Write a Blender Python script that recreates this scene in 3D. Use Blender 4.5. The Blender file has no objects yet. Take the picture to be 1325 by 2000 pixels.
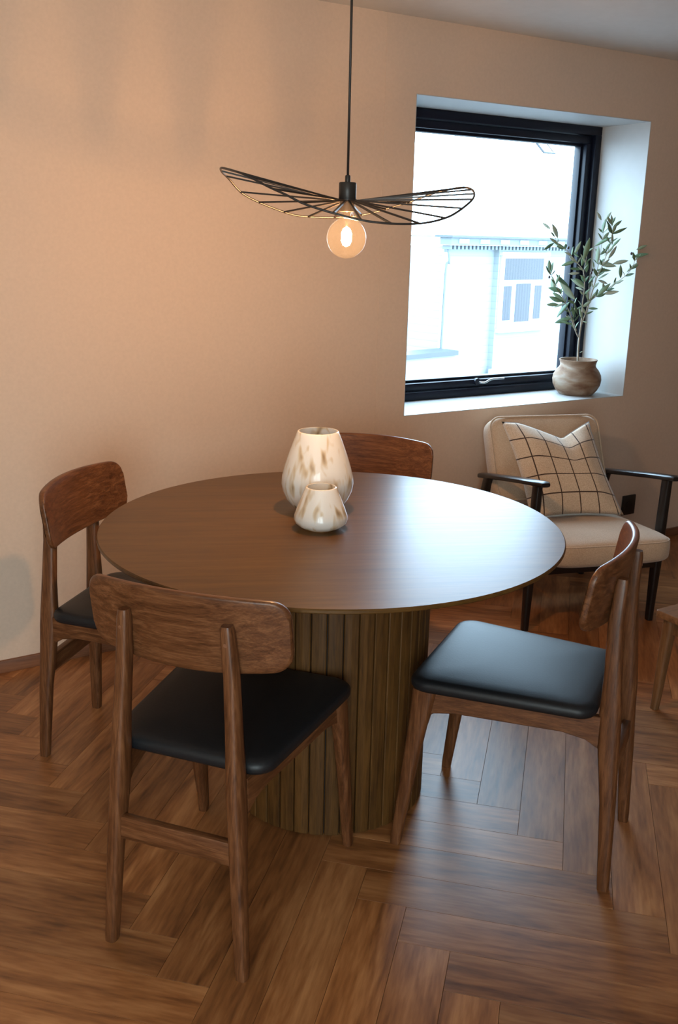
import bpy, bmesh, math, random
from mathutils import Vector, Matrix
random.seed(7)
S = bpy.context.scene
COL = S.collection
PI = math.pi

# ------------------------------------------------------------------ camera
F_PX = 1868.27
cam_d = bpy.data.cameras.new('camera')
cam = bpy.data.objects.new('camera', cam_d)
COL.objects.link(cam)
cam_d.sensor_fit = 'VERTICAL'
cam_d.sensor_height = 36.0
cam_d.lens = F_PX / 2000 * 36.0
cam_d.clip_start = 0.02
cam_d.clip_end = 200
YAW, PITCH, ROLL, CAM_Z = 0.5550, 0.27795, 0.02208, 1.461
_fw = Vector((math.sin(YAW)*math.cos(PITCH), math.cos(YAW)*math.cos(PITCH), -math.sin(PITCH)))
_r0 = Vector((math.cos(YAW), -math.sin(YAW), 0))
_u0 = _r0.cross(_fw)
_r = _r0*math.cos(ROLL) + _u0*math.sin(ROLL)
_u = -_r0*math.sin(ROLL) + _u0*math.cos(ROLL)
cam.matrix_world = Matrix(((_r.x, _u.x, -_fw.x, 0), (_r.y, _u.y, -_fw.y, 0), (_r.z, _u.z, -_fw.z, CAM_Z), (0, 0, 0, 1)))
S.camera = cam

# ------------------------------------------------------------------ sky, exposure
w = bpy.data.worlds.new('overcast_sky')
S.world = w
w.use_nodes = True
bg = w.node_tree.nodes['Background']
bg.inputs['Color'].default_value = (0.55, 0.775, 1.0, 1)
bg.inputs['Strength'].default_value = 6.0
S.view_settings.view_transform = 'Standard'
S.view_settings.look = 'None'
S.view_settings.gamma = 1
S.view_settings.use_curve_mapping = False
S.view_settings.exposure = 1.38

# room dimensions (metres)
WALL_Y, CEIL, X0, X1, Y0 = 3.17, 2.252, -1.9, 6.0, -0.95
WX0, WX1, WZ0, WZ1 = 2.27, 3.55, 0.769, 1.99       # window opening in the back wall
SX0, SX1, SZ0, SZ1 = -1.85, 0.05, 0.20, 2.17          # window behind the camera (along x, z)

def portal(name, loc, rot, sx, sy):
    l = bpy.data.lights.new(name, 'AREA')
    l.shape = 'RECTANGLE'; l.size = sx; l.size_y = sy
    l.cycles.is_portal = True
    o = bpy.data.objects.new(name, l); COL.objects.link(o)
    o.location = loc; o.rotation_euler = rot
portal('window_portal', ((WX0+WX1)/2, 3.62, (WZ0+WZ1)/2), (-PI/2, 0, 0), WX1-WX0, WZ1-WZ0)
portal('rear_window_portal', ((SX0+SX1)/2, Y0-0.25, (SZ0+SZ1)/2), (PI/2, 0, 0), SX1-SX0, SZ1-SZ0)

# ------------------------------------------------------------------ materials
def newmat(name):
    m = bpy.data.materials.new(name); m.use_nodes = True
    nt = m.node_tree
    return m, nt, nt.nodes['Principled BSDF']
def L(nt, a, b): nt.links.new(a, b)
def N(nt, t, **kw):
    n = nt.nodes.new(t)
    for k, v in kw.items(): setattr(n, k, v)
    return n
def ramp(nt, stops):
    r = N(nt, 'ShaderNodeValToRGB')
    e = r.color_ramp.elements
    e[0].position, e[0].color = stops[0][0], (*stops[0][1], 1)
    e[1].position, e[1].color = stops[-1][0], (*stops[-1][1], 1)
    for p, c in stops[1:-1]:
        q = e.new(p); q.color = (*c, 1)
    return r
def plain(name, col, rough=0.5, metal=0.0, noise=0.0, scale=40, bump=0.0, spec=0.5, coat=0.0):
    m, nt, p = newmat(name)
    p.inputs['Base Color'].default_value = (*col, 1)
    p.inputs['Roughness'].default_value = rough
    p.inputs['Metallic'].default_value = metal
    p.inputs['Specular IOR Level'].default_value = spec
    p.inputs['Coat Weight'].default_value = coat
    tc = N(nt, 'ShaderNodeTexCoord')
    nz = N(nt, 'ShaderNodeTexNoise'); nz.inputs['Scale'].default_value = scale
    nz.inputs['Detail'].default_value = 5
    L(nt, tc.outputs['Object'], nz.inputs['Vector'])
    if noise:
        lo = tuple(c*(1-noise) for c in col); hi = tuple(min(1, c*(1+noise)) for c in col)
        r = ramp(nt, [(0.3, lo), (0.7, hi)])
        L(nt, nz.outputs['Fac'], r.inputs['Fac']); L(nt, r.outputs['Color'], p.inputs['Base Color'])
    if bump:
        b = N(nt, 'ShaderNodeBump'); b.inputs['Strength'].default_value = bump; b.inputs['Distance'].default_value = 0.002
        L(nt, nz.outputs['Fac'], b.inputs['Height']); L(nt, b.outputs['Normal'], p.inputs['Normal'])
    return m
def wood(name, dark, mid, light, axis='X', scale=1.0, rough=0.4, bump=0.15, rand=0.0, stretch=14, coat=0.0, spec=0.5):
    """grain runs along `axis` of the object"""
    m, nt, p = newmat(name)
    tc = N(nt, 'ShaderNodeTexCoord'); mp = N(nt, 'ShaderNodeMapping')
    s = [stretch, stretch, stretch]; s['XYZ'.index(axis)] = 1.0
    mp.inputs['Scale'].default_value = [v*scale for v in s]
    L(nt, tc.outputs['Object'], mp.inputs['Vector'])
    oi = N(nt, 'ShaderNodeObjectInfo')
    off = N(nt, 'ShaderNodeVectorMath', operation='SCALE')
    cmb = N(nt, 'ShaderNodeCombineXYZ')
    for i in range(3): L(nt, oi.outputs['Random'], cmb.inputs[i])
    L(nt, cmb.outputs[0], off.inputs[0]); off.inputs['Scale'].default_value = 97.0
    add = N(nt, 'ShaderNodeVectorMath', operation='ADD')
    L(nt, mp.outputs['Vector'], add.inputs[0]); L(nt, off.outputs[0], add.inputs[1])
    n1 = N(nt, 'ShaderNodeTexNoise'); n1.inputs['Scale'].default_value = 2.2; n1.inputs['Detail'].default_value = 6; n1.inputs['Distortion'].default_value = 0.9
    n2 = N(nt, 'ShaderNodeTexNoise'); n2.inputs['Scale'].default_value = 13; n2.inputs['Detail'].default_value = 4
    L(nt, add.outputs[0], n1.inputs['Vector']); L(nt, add.outputs[0], n2.inputs['Vector'])
    mx = N(nt, 'ShaderNodeMath', operation='MULTIPLY_ADD'); mx.inputs[1].default_value = 0.35
    L(nt, n2.outputs['Fac'], mx.inputs[0])
    m2 = N(nt, 'ShaderNodeMath', operation='MULTIPLY'); m2.inputs[1].default_value = 0.65
    L(nt, n1.outputs['Fac'], m2.inputs[0]); L(nt, m2.outputs[0], mx.inputs[2])
    r = ramp(nt, [(0.32, dark), (0.5, mid), (0.68, light)])
    L(nt, mx.outputs[0], r.inputs['Fac'])
    out = r.outputs['Color']
    if rand:
        hsv = N(nt, 'ShaderNodeHueSaturation')
        mr = N(nt, 'ShaderNodeMapRange'); mr.inputs['To Min'].default_value = 1-rand; mr.inputs['To Max'].default_value = 1+rand
        L(nt, oi.outputs['Random'], mr.inputs['Value']); L(nt, mr.outputs[0], hsv.inputs['Value'])
        L(nt, out, hsv.inputs['Color']); out = hsv.outputs['Color']
    L(nt, out, p.inputs['Base Color'])
    p.inputs['Roughness'].default_value = rough
    p.inputs['Coat Weight'].default_value = coat
    p.inputs['Specular IOR Level'].default_value = spec
    p.inputs['Coat Roughness'].default_value = 0.25
    b = N(nt, 'ShaderNodeBump'); b.inputs['Strength'].default_value = bump; b.inputs['Distance'].default_value = 0.001
    L(nt, mx.outputs[0], b.inputs['Height']); L(nt, b.outputs['Normal'], p.inputs['Normal'])
    return m

M = {}
M['wall'] = plain('beige_wall_paint', (0.60, 0.465, 0.37), 0.75, noise=0.03, scale=90, bump=0.12, spec=0.25)
M['ceiling'] = plain('ceiling_white', (0.62, 0.61, 0.59), 0.85, noise=0.02, scale=30)
M['white_paint'] = plain('white_satin_paint', (0.43, 0.43, 0.42), 0.5, noise=0.015, scale=25)
M['joint'] = plain('dark_joint', (0.035, 0.02, 0.012), 0.7)
M['plank'] = wood('floor_plank_oak', (0.115, 0.039, 0.012), (0.30, 0.115, 0.037), (0.47, 0.215, 0.082), 'X', 1.0, 0.37, 0.2, rand=0.2, stretch=8)
M['base_wood'] = wood('skirting_walnut', (0.09, 0.034, 0.015), (0.17, 0.067, 0.030), (0.24, 0.10, 0.048), 'X', 1.2, 0.5)
_ch = ((0.050, 0.0165, 0.0055), (0.115, 0.042, 0.0155), (0.20, 0.083, 0.034))
M['chair_z'] = wood('chair_walnut_upright', *_ch, 'Z', 3.0, 0.36, 0.15, spec=0.38)
M['chair_x'] = wood('chair_walnut_cross', *_ch, 'X', 3.0, 0.36, 0.15, spec=0.38)
M['chair_y'] = wood('chair_walnut_side', *_ch, 'Y', 3.0, 0.36, 0.15, spec=0.38)
M['leather'] = plain('black_leather', (0.008, 0.009, 0.011), 0.46, noise=0.15, scale=220, bump=0.10, spec=0.36)
M['table_top'] = wood('table_oak_top', (0.058, 0.026, 0.006), (0.088, 0.041, 0.009), (0.118, 0.057, 0.014), 'X', 1.3, 0.35, 0.05, stretch=18, spec=0.27)
M['slat'] = wood('table_oak_slat', (0.045, 0.019, 0.005), (0.090, 0.039, 0.009), (0.13, 0.058, 0.015), 'Z', 2.0, 0.5, 0.1, rand=0.12, spec=0.25)
M['core'] = plain('pedestal_core_black', (0.012, 0.009, 0.007), 0.7)
M['black_metal'] = plain('black_metal', (0.030, 0.025, 0.022), 0.4, metal=0.2)
M['black_paint'] = plain('black_window_paint', (0.004, 0.006, 0.015), 0.42, spec=0.3)
M['chrome'] = plain('satin_steel', (0.55, 0.56, 0.58), 0.28, metal=1.0)
M['dark_arm'] = plain('black_brown_lacquer', (0.010, 0.008, 0.008), 0.28, noise=0.2, scale=30)
M['socket_black'] = plain('black_plastic', (0.008, 0.008, 0.009), 0.4)
M['clay'] = None
M['coffee'] = wood('coffee_table_oak', (0.09, 0.04, 0.016), (0.16, 0.075, 0.03), (0.22, 0.11, 0.05), 'X', 2.0, 0.4)
M['coffee_z'] = wood('coffee_leg_oak', (0.09, 0.04, 0.016), (0.16, 0.075, 0.03), (0.22, 0.11, 0.05), 'Z', 2.0, 0.4)
M['bark'] = plain('grey_bark', (0.30, 0.26, 0.20), 0.8, noise=0.3, scale=60, bump=0.4)
M['soil'] = plain('dark_soil', (0.035, 0.026, 0.02), 0.95, noise=0.4, scale=120, bump=0.6)
M['olive'] = plain('dark_olive_fruit', (0.03, 0.008, 0.012), 0.3)
M['siding'] = None
M['ext_white'] = plain('white_outdoor_trim', (0.34, 0.385, 0.40), 0.6)
M['ext_grey'] = plain('grey_outdoor_metal', (0.045, 0.05, 0.055), 0.5)
M['ext_cornice'] = plain('cornice_grey_white', (0.10, 0.115, 0.12), 0.6)
M['asphalt'] = plain('street_asphalt', (0.16, 0.16, 0.16), 0.9, noise=0.2, scale=8)
M['ext_roof'] = plain('grey_roof_felt', (0.14, 0.15, 0.16), 0.8, noise=0.2, scale=6)

def mk_fabric():
    m, nt, p = newmat('beige_upholstery')
    tc = N(nt, 'ShaderNodeTexCoord')
    n = N(nt, 'ShaderNodeTexNoise'); n.inputs['Scale'].default_value = 260; n.inputs['Detail'].default_value = 3
    n2 = N(nt, 'ShaderNodeTexNoise'); n2.inputs['Scale'].default_value = 9
    L(nt, tc.outputs['Object'], n.inputs['Vector']); L(nt, tc.outputs['Object'], n2.inputs['Vector'])
    r = ramp(nt, [(0.25, (0.38, 0.27, 0.185)), (0.75, (0.57, 0.43, 0.315))])
    mx = N(nt, 'ShaderNodeMath', operation='MULTIPLY_ADD'); mx.inputs[1].default_value = 0.7
    ml = N(nt, 'ShaderNodeMath', operation='MULTIPLY'); ml.inputs[1].default_value = 0.3
    L(nt, n2.outputs['Fac'], ml.inputs[0]); L(nt, n.outputs['Fac'], mx.inputs[0]); L(nt, ml.outputs[0], mx.inputs[2])
    L(nt, mx.outputs[0], r.inputs['Fac']); L(nt, r.outputs['Color'], p.inputs['Base Color'])
    p.inputs['Roughness'].default_value = 0.9; p.inputs['Sheen Weight'].default_value = 0.25
    p.inputs['Specular IOR Level'].default_value = 0.2
    b = N(nt, 'ShaderNodeBump'); b.inputs['Strength'].default_value = 0.35; b.inputs['Distance'].default_value = 0.001
    L(nt, n.outputs['Fac'], b.inputs['Height']); L(nt, b.outputs['Normal'], p.inputs['Normal'])
    return m
M['fabric'] = mk_fabric()

def mk_plaid():
    m, nt, p = newmat('checked_wool')
    tc = N(nt, 'ShaderNodeTexCoord'); sp = N(nt, 'ShaderNodeSeparateXYZ')
    L(nt, tc.outputs['UV'], sp.inputs[0])
    masks = []
    for i, (k, off) in enumerate(((5.0, 0.30), (5.0, 0.06))):
        a = N(nt, 'ShaderNodeMath', operation='MULTIPLY_ADD'); a.inputs[1].default_value = k; a.inputs[2].default_value = off
        L(nt, sp.outputs[i], a.inputs[0])
        fr = N(nt, 'ShaderNodeMath', operation='FRACT'); L(nt, a.outputs[0], fr.inputs[0])
        lt = N(nt, 'ShaderNodeMath', operation='LESS_THAN'); lt.inputs[1].default_value = 0.062
        L(nt, fr.outputs[0], lt.inputs[0]); masks.append(lt)
    mxm = N(nt, 'ShaderNodeMath', operation='MAXIMUM')
    L(nt, masks[0].outputs[0], mxm.inputs[0]); L(nt, masks[1].outputs[0], mxm.inputs[1])
    n = N(nt, 'ShaderNodeTexNoise'); n.inputs['Scale'].default_value = 240; L(nt, tc.outputs['Object'], n.inputs['Vector'])
    r = ramp(nt, [(0.3, (0.46, 0.345, 0.245)), (0.7, (0.62, 0.49, 0.37))]); L(nt, n.outputs['Fac'], r.inputs['Fac'])
    mix = N(nt, 'ShaderNodeMix', data_type='RGBA'); mix.inputs[7].default_value = (0.06, 0.035, 0.025, 1)
    L(nt, mxm.outputs[0], mix.inputs[0]); L(nt, r.outputs['Color'], mix.inputs[6])
    L(nt, mix.outputs[2], p.inputs['Base Color'])
    p.inputs['Roughness'].default_value = 0.92; p.inputs['Sheen Weight'].default_value = 0.3; p.inputs['Specular IOR Level'].default_value = 0.2
    b = N(nt, 'ShaderNodeBump'); b.inputs['Strength'].default_value = 0.3; b.inputs['Distance'].default_value = 0.001
    L(nt, n.outputs['Fac'], b.inputs['Height']); L(nt, b.outputs['Normal'], p.inputs['Normal'])
    return m
M['plaid'] = mk_plaid()

def mk_vase():
    m, nt, p = newmat('speckled_white_glass')
    tc = N(nt, 'ShaderNodeTexCoord'); mp = N(nt, 'ShaderNodeMapping'); mp.inputs['Scale'].default_value = (1, 1, 0.27)
    L(nt, tc.outputs['Object'], mp.inputs['Vector'])
    oi = N(nt, 'ShaderNodeObjectInfo')
    n = N(nt, 'ShaderNodeTexNoise', noise_dimensions='4D'); n.inputs['Scale'].default_value = 50; n.inputs['Detail'].default_value = 1; n.inputs['Distortion'].default_value = 0.4
    sc = N(nt, 'ShaderNodeMath', operation='MULTIPLY'); sc.inputs[1].default_value = 20
    L(nt, oi.outputs['Random'], sc.inputs[0]); L(nt, sc.outputs[0], n.inputs['W'])
    L(nt, mp.outputs[0], n.inputs['Vector'])
    r = ramp(nt, [(0.52, (0.96, 0.95, 0.92)), (0.64, (0.76, 0.65, 0.48)), (0.80, (0.38, 0.24, 0.12))])
    L(nt, n.outputs['Fac'], r.inputs['Fac']); L(nt, r.outputs['Color'], p.inputs['Base Color'])
    p.inputs['Roughness'].default_value = 0.3
    p.inputs['Coat Weight'].default_value = 1.0; p.inputs['Coat Roughness'].default_value = 0.03
    tl = N(nt, 'ShaderNodeBsdfTranslucent'); L(nt, r.outputs['Color'], tl.inputs['Color'])
    mx = N(nt, 'ShaderNodeMixShader'); mx.inputs[0].default_value = 0.33
    L(nt, p.outputs[0], mx.inputs[1]); L(nt, tl.outputs[0], mx.inputs[2]); L(nt, mx.outputs[0], nt.nodes['Material Output'].inputs['Surface'])
    return m
M['vase'] = mk_vase()

def mk_clay():
    m, nt, p = newmat('weathered_clay')
    tc = N(nt, 'ShaderNodeTexCoord'); mp = N(nt, 'ShaderNodeMapping'); mp.inputs['Scale'].default_value = (1, 1, 2.6)
    L(nt, tc.outputs['Object'], mp.inputs['Vector'])
    n = N(nt, 'ShaderNodeTexNoise'); n.inputs['Scale'].default_value = 9; n.inputs['Detail'].default_value = 8; n.inputs['Distortion'].default_value = 0.6
    L(nt, mp.outputs[0], n.inputs['Vector'])
    r = ramp(nt, [(0.34, (0.13, 0.062, 0.030)), (0.5, (0.225, 0.145, 0.092)), (0.66, (0.31, 0.255, 0.20))])
    L(nt, n.outputs['Fac'], r.inputs['Fac']); L(nt, r.outputs['Color'], p.inputs['Base Color'])
    p.inputs['Roughness'].default_value = 0.8
    b = N(nt, 'ShaderNodeBump'); b.inputs['Strength'].default_value = 0.25; b.inputs['Distance'].default_value = 0.002
    L(nt, n.outputs['Fac'], b.inputs['Height']); L(nt, b.outputs['Normal'], p.inputs['Normal'])
    return m
M['clay'] = mk_clay()

def mk_leaf():
    m, nt, p = newmat('olive_leaf')
    oi = N(nt, 'ShaderNodeObjectInfo')
    r = ramp(nt, [(0.0, (0.05, 0.10, 0.045)), (0.4, (0.12, 0.19, 0.10)), (0.75, (0.27, 0.33, 0.24)), (1.0, (0.36, 0.41, 0.33))])
    L(nt, oi.outputs['Random'], r.inputs['Fac']); L(nt, r.outputs['Color'], p.inputs['Base Color'])
    p.inputs['Roughness'].default_value = 0.5
    return m
M['leaf'] = mk_leaf()

def mk_pane(name, tint=(1, 1, 1), ior=1.45, haze=0.0):
    """clear thin glass: see-through plus a Fresnel reflection; haze adds a little diffuse scatter"""
    m, nt, p = newmat(name)
    nt.nodes.remove(p)
    out = nt.nodes['Material Output']
    t = N(nt, 'ShaderNodeBsdfTransparent'); t.inputs['Color'].default_value = (*tint, 1)
    g = N(nt, 'ShaderNodeBsdfGlossy'); g.inputs['Roughness'].default_value = 0.0
    fr = N(nt, 'ShaderNodeFresnel'); fr.inputs['IOR'].default_value = ior
    geo = N(nt, 'ShaderNodeNewGeometry'); mr = N(nt, 'ShaderNodeMapRange')     # same reflection from both faces of the thin sheet
    mr.inputs['To Min'].default_value = ior; mr.inputs['To Max'].default_value = 1/ior
    L(nt, geo.outputs['Backfacing'], mr.inputs['Value']); L(nt, mr.outputs[0], fr.inputs['IOR'])
    mx = N(nt, 'ShaderNodeMixShader')
    L(nt, fr.outputs[0], mx.inputs[0]); L(nt, t.outputs[0], mx.inputs[1]); L(nt, g.outputs[0], mx.inputs[2])
    last = mx
    if haze:
        tl = N(nt, 'ShaderNodeBsdfTranslucent'); tl.inputs['Color'].default_value = (1, 0.93, 0.85, 1)
        m2 = N(nt, 'ShaderNodeMixShader'); m2.inputs[0].default_value = haze
        L(nt, mx.outputs[0], m2.inputs[1]); L(nt, tl.outputs[0], m2.inputs[2]); last = m2
    L(nt, last.outputs[0], out.inputs['Surface'])
    return m
M['pane'] = mk_pane('window_glass', (0.97, 0.985, 0.98), 1.25)
M['pane_warm'] = mk_pane('light_warming_glass', (1.0, 0.92, 0.82), 1.25)  # tint added to warm the daylight from the unseen rear window
M['bulb'] = mk_pane('bulb_glass', (0.98, 0.95, 0.90), 1.3, haze=0.0015)

def mk_emit(name, col, strength):
    m, nt, p = newmat(name)
    p.inputs['Base Color'].default_value = (*col, 1)
    p.inputs['Emission Color'].default_value = (*col, 1)
    p.inputs['Emission Strength'].default_value = strength
    return m
M['filament'] = mk_emit('glowing_filament', (1.0, 0.55, 0.25), 1050)

def mk_siding():
    m, nt, p = newmat('white_clapboard')
    tc = N(nt, 'ShaderNodeTexCoord')
    wv = N(nt, 'ShaderNodeTexWave', bands_direction='Z', wave_profile='SAW'); wv.inputs['Scale'].default_value = 1.9
    L(nt, tc.outputs['Object'], wv.inputs['Vector'])
    r = ramp(nt, [(0.0, (0.14, 0.16, 0.165)), (0.12, (0.185, 0.205, 0.21)), (1.0, (0.20, 0.22, 0.225))])
    L(nt, wv.outputs['Fac'], r.inputs['Fac']); L(nt, r.outputs['Color'], p.inputs['Base Color'])
    p.inputs['Roughness'].default_value = 0.7
    b = N(nt, 'ShaderNodeBump'); b.inputs['Strength'].default_value = 0.4; b.inputs['Distance'].default_value = 0.01
    L(nt, wv.outputs['Fac'], b.inputs['Height']); L(nt, b.outputs['Normal'], p.inputs['Normal'])
    return m
M['siding'] = mk_siding()
def mk_farpane():
    m, nt, p = newmat('curtained_window_pane')
    tc = N(nt, 'ShaderNodeTexCoord')
    wv = N(nt, 'ShaderNodeTexWave', bands_direction='X'); wv.inputs['Scale'].default_value = 3.2; wv.inputs['Distortion'].default_value = 1.5
    L(nt, tc.outputs['Object'], wv.inputs['Vector'])
    r = ramp(nt, [(0, (0.030, 0.031, 0.036)), (1, (0.042, 0.043, 0.050))])
    L(nt, wv.outputs['Fac'], r.inputs['Fac']); L(nt, r.outputs['Color'], p.inputs['Base Color'])
    p.inputs['Roughness'].default_value = 0.25
    p.inputs['Specular IOR Level'].default_value = 0.25
    return m
M['far_pane'] = mk_farpane()

# ------------------------------------------------------------------ helpers
def put(name, verts, faces, mat, parent=None, smooth=False, auto=None):
    me = bpy.data.meshes.new(name)
    me.from_pydata([tuple(v) for v in verts], [], faces)
    bm = bmesh.new(); bm.from_mesh(me)
    bmesh.ops.recalc_face_normals(bm, faces=bm.faces)
    bm.to_mesh(me); bm.free()
    me.update()
    return link(name, me, mat, parent, smooth, auto)
def link(name, me, mat, parent=None, smooth=False, auto=None):
    if mat is not None and not me.materials: me.materials.append(mat)
    if smooth:
        me.polygons.foreach_set('use_smooth', [True]*len(me.polygons))
        if auto: me.set_sharp_from_angle(angle=math.radians(auto))
    o = bpy.data.objects.new(name, me); COL.objects.link(o)
    if parent is not None: o.parent = parent
    return o
def empty(name, loc=(0, 0, 0), rz=0.0):
    o = bpy.data.objects.new(name, None); COL.objects.link(o)
    o.location = loc; o.rotation_euler = (0, 0, rz); o.empty_display_size = 0.05
    return o
def tag(o, label=None, cat=None, group=None, kind=None):
    if label: o['label'] = label
    if cat: o['category'] = cat
    if group: o['group'] = group
    if kind: o['kind'] = kind
    return o
def box(name, x0, x1, y0, y1, z0, z1, mat, parent=None, bevel=0.0, seg=2):
    v = [(x, y, z) for x in (x0, x1) for y in (y0, y1) for z in (z0, z1)]
    fcs = [(0, 1, 3, 2), (4, 6, 7, 5), (0, 4, 5, 1), (2, 3, 7, 6), (0, 2, 6, 4), (1, 5, 7, 3)]
    if not bevel: return put(name, v, fcs, mat, parent)
    me = bpy.data.meshes.new(name); me.from_pydata(v, [], fcs)
    bm = bmesh.new(); bm.from_mesh(me)
    bmesh.ops.recalc_face_normals(bm, faces=bm.faces)
    bmesh.ops.bevel(bm, geom=list(bm.edges), offset=bevel, segments=seg, profile=0.5, affect='EDGES')
    bm.to_mesh(me); bm.free()
    return link(name, me, mat, parent, True, 40)
def loft(rings, caps=True):
    n = len(rings[0]); v = [p for r in rings for p in r]; fcs = []
    for k in range(len(rings)-1):
        for i in range(n):
            j = (i+1) % n
            fcs.append((k*n+i, k*n+j, (k+1)*n+j, (k+1)*n+i))
    if caps:
        fcs.append(tuple(range(n-1, -1, -1))); fcs.append(tuple((len(rings)-1)*n+i for i in range(n)))
    return v, fcs
def sring(cx, cy, z, hx, hy, n=16, e=3.2):
    """rounded-square ring in the xy plane"""
    out = []
    for i in range(n):
        t = 2*PI*(i+0.5)/n; c, s = math.cos(t), math.sin(t)
        out.append((cx+hx*math.copysign(abs(c)**(2/e), c), cy+hy*math.copysign(abs(s)**(2/e), s), z))
    return out
def lathe(prof, n=48, close=False):
    rings = [[(r*math.cos(2*PI*i/n), r*math.sin(2*PI*i/n), z) for i in range(n)] for r, z in prof]
    return loft(rings, caps=not close)
def tube(path, rad, n=8, caps=True, closed=False, flat=None):
    """sweep a circle (or flat ellipse) along a path of points; rad: number or list"""
    P = [Vector(p) for p in path]; m = len(P); rings = []
    up = Vector((0, 0, 1)); prev = None
    for k in range(m):
        a = P[(k-1) % m] if (closed or k) else P[k]
        b = P[(k+1) % m] if (closed or k < m-1) else P[k]
        t = (b-a).normalized()
        ref = prev if prev is not None else (up if abs(t.z) < 0.95 else Vector((1, 0, 0)))
        s = t.cross(ref)
        if s.length < 1e-6: s = t.cross(Vector((1, 0, 0)))
        s.normalize(); q = s.cross(t).normalized()
        prev = q
        r = rad[k] if isinstance(rad, (list, tuple)) else rad
        r2 = r*(flat or 1)
        rings.append([P[k]+s*(r*math.cos(2*PI*i/n))+q*(r2*math.sin(2*PI*i/n)) for i in range(n)])
    if closed:
        v, fcs = loft(rings, caps=False); nn = n
        for i in range(n):
            j = (i+1) % n
            fcs.append(((m-1)*nn+i, (m-1)*nn+j, j, i))
        return v, fcs
    return loft(rings, caps)
def spline(pts, per=6, closed=False):
    P = [Vector(p) for p in pts]; n = len(P); out = []
    rng = range(n) if closed else range(n-1)
    for k in rng:
        p0 = P[(k-1) % n] if (closed or k) else P[k]
        p1 = P[k]; p2 = P[(k+1) % n]
        p3 = P[(k+2) % n] if (closed or k+2 < n) else p2
        for i in range(per):
            t = i/per
            out.append(0.5*((2*p1)+(p2-p0)*t+(2*p0-5*p1+4*p2-p3)*t*t+(3*p1-p0-3*p2+p3)*t*t*t))
    if not closed: out.append(P[-1])
    return out
def copy_tree(o, parent=None):
    c = o.copy(); COL.objects.link(c); c.parent = parent
    for ch in [k for k in ALL_CHILDREN.get(o.name, ())]:
        copy_tree(ch, c)
    return c
ALL_CHILDREN = {}
def index_children():
    ALL_CHILDREN.clear()
    for o in COL.objects:
        if o.parent: ALL_CHILDREN.setdefault(o.parent.name, []).append(o)
def rounded_poly(pts, rad, seg=5):
    """round the corners of a polygon given counter-clockwise"""
    out = []; n = len(pts)
    for i in range(n):
        p0, p, p1 = Vector(pts[i-1]), Vector(pts[i]), Vector(pts[(i+1) % n])
        a, b = (p0-p).normalized(), (p1-p).normalized()
        ang = a.angle(b); d = rad/math.tan(ang/2)
        s, e = p+a*d, p+b*d
        c = p+(a+b).normalized()*(rad/math.sin(ang/2))
        for k in range(seg+1):
            t = k/seg
            q = s*(1-t)+e*t
            out.append(c+(q-c).normalized()*rad)
    return out

# ------------------------------------------------------------------ room shell
floor = tag(box('floor', X0, X1, Y0, WALL_Y, -0.10, -0.006, M['joint']), 'dark subfloor under the brown herringbone planks', kind='structure')

# herringbone planks, 45 degrees to the wall
PW, NR = 0.115, 6
PL = PW*NR
RT2 = math.sqrt(0.5)
U = Vector((RT2, RT2)); V = Vector((RT2, -RT2))
UO, VO = 2.302, -0.139
def clip(poly, ax, lim, keep_less):
    out = []
    for i in range(len(poly)):
        a, b = poly[i], poly[(i+1) % len(poly)]
        ia = (a[ax] <= lim) == keep_less; ib = (b[ax] <= lim) == keep_less
        if ia: out.append(a)
        if ia != ib:
            t = (lim-a[ax])/(b[ax]-a[ax]); out.append(a+(b-a)*t)
    return out
def frustum(poly, z0, z1, ch):
    """polygon (2d, local) with small chamfer"""
    c = sum(poly, Vector((0, 0)))/len(poly); n = len(poly)
    g = 0.0004
    def ins(p, d):
        q = p-c; l = q.length
        return c+q*(1-d/max(l, d*2))
    r = [[(*ins(p, g), z0) for p in poly], [(*ins(p, g), z1-ch) for p in poly], [(*ins(p, g+ch*1.5), z1) for p in poly]]
    return loft(r, True)
def rect_frustum(hx, hy, z0, z1, ch):
    g = 0.0004
    def rr(d, z): return [(-hx+d, -hy+d, z), (hx-d, -hy+d, z), (hx-d, hy-d, z), (-hx+d, hy-d, z)]
    return loft([rr(g, z0), rr(g, z1-ch), rr(g+ch*0.9, z1)], True)
planks = []
for b in range(-6, 7):
    for k in range(-40, 41):
        # lattice: k*(-1,1) + b*(n,n)
        ub, vb = UO+(-k+b*NR)*PW, VO+(k+b*NR)*PW
        for kind in (0, 1):
            if kind == 0: c = U*(ub+PL/2)+V*(vb+PW/2); ang = PI/4
            else: c = U*(ub-PW/2)+V*(vb+PW-PL/2); ang = -PI/4
            ax = Vector((math.cos(ang), math.sin(ang))); ay = Vector((-ax.y, ax.x))
            poly = [c+ax*sx*PL/2+ay*sy*PW/2 for sx, sy in ((-1, -1), (1, -1), (1, 1), (-1, 1))]
            full = all(X0+.001 < p.x < X1-.001 and Y0+.001 < p.y < WALL_Y-.001 for p in poly)
            if not full:
                for a_, l_, kl in ((0, X0+.001, False), (0, X1-.001, True), (1, Y0+.001, False), (1, WALL_Y-.001, True)):
                    if len(poly) < 3: break
                    poly = clip(poly, a_, l_, kl)
                if len(poly) < 3: continue
                area = abs(sum(poly[i].x*poly[(i+1) % len(poly)].y-poly[(i+1) % len(poly)].x*poly[i].y for i in range(len(poly))))/2
                if area < 2e-4: continue
            planks.append((c, ang, ax, ay, None if full else poly))
def seen(c):    # order by how large it shows: in the view wedge first, then nearest
    d = Vector((c.x, c.y, -CAM_Z)); z = d.dot(_fw)
    if z < 0.3: return 50+c.length
    px, py = d.dot(_r)/z*F_PX, d.dot(_u)/z*F_PX
    return (0 if abs(px) < 800 and abs(py) < 1150 else 20)+c.length
planks.sort(key=lambda p: seen(p[0]))
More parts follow.
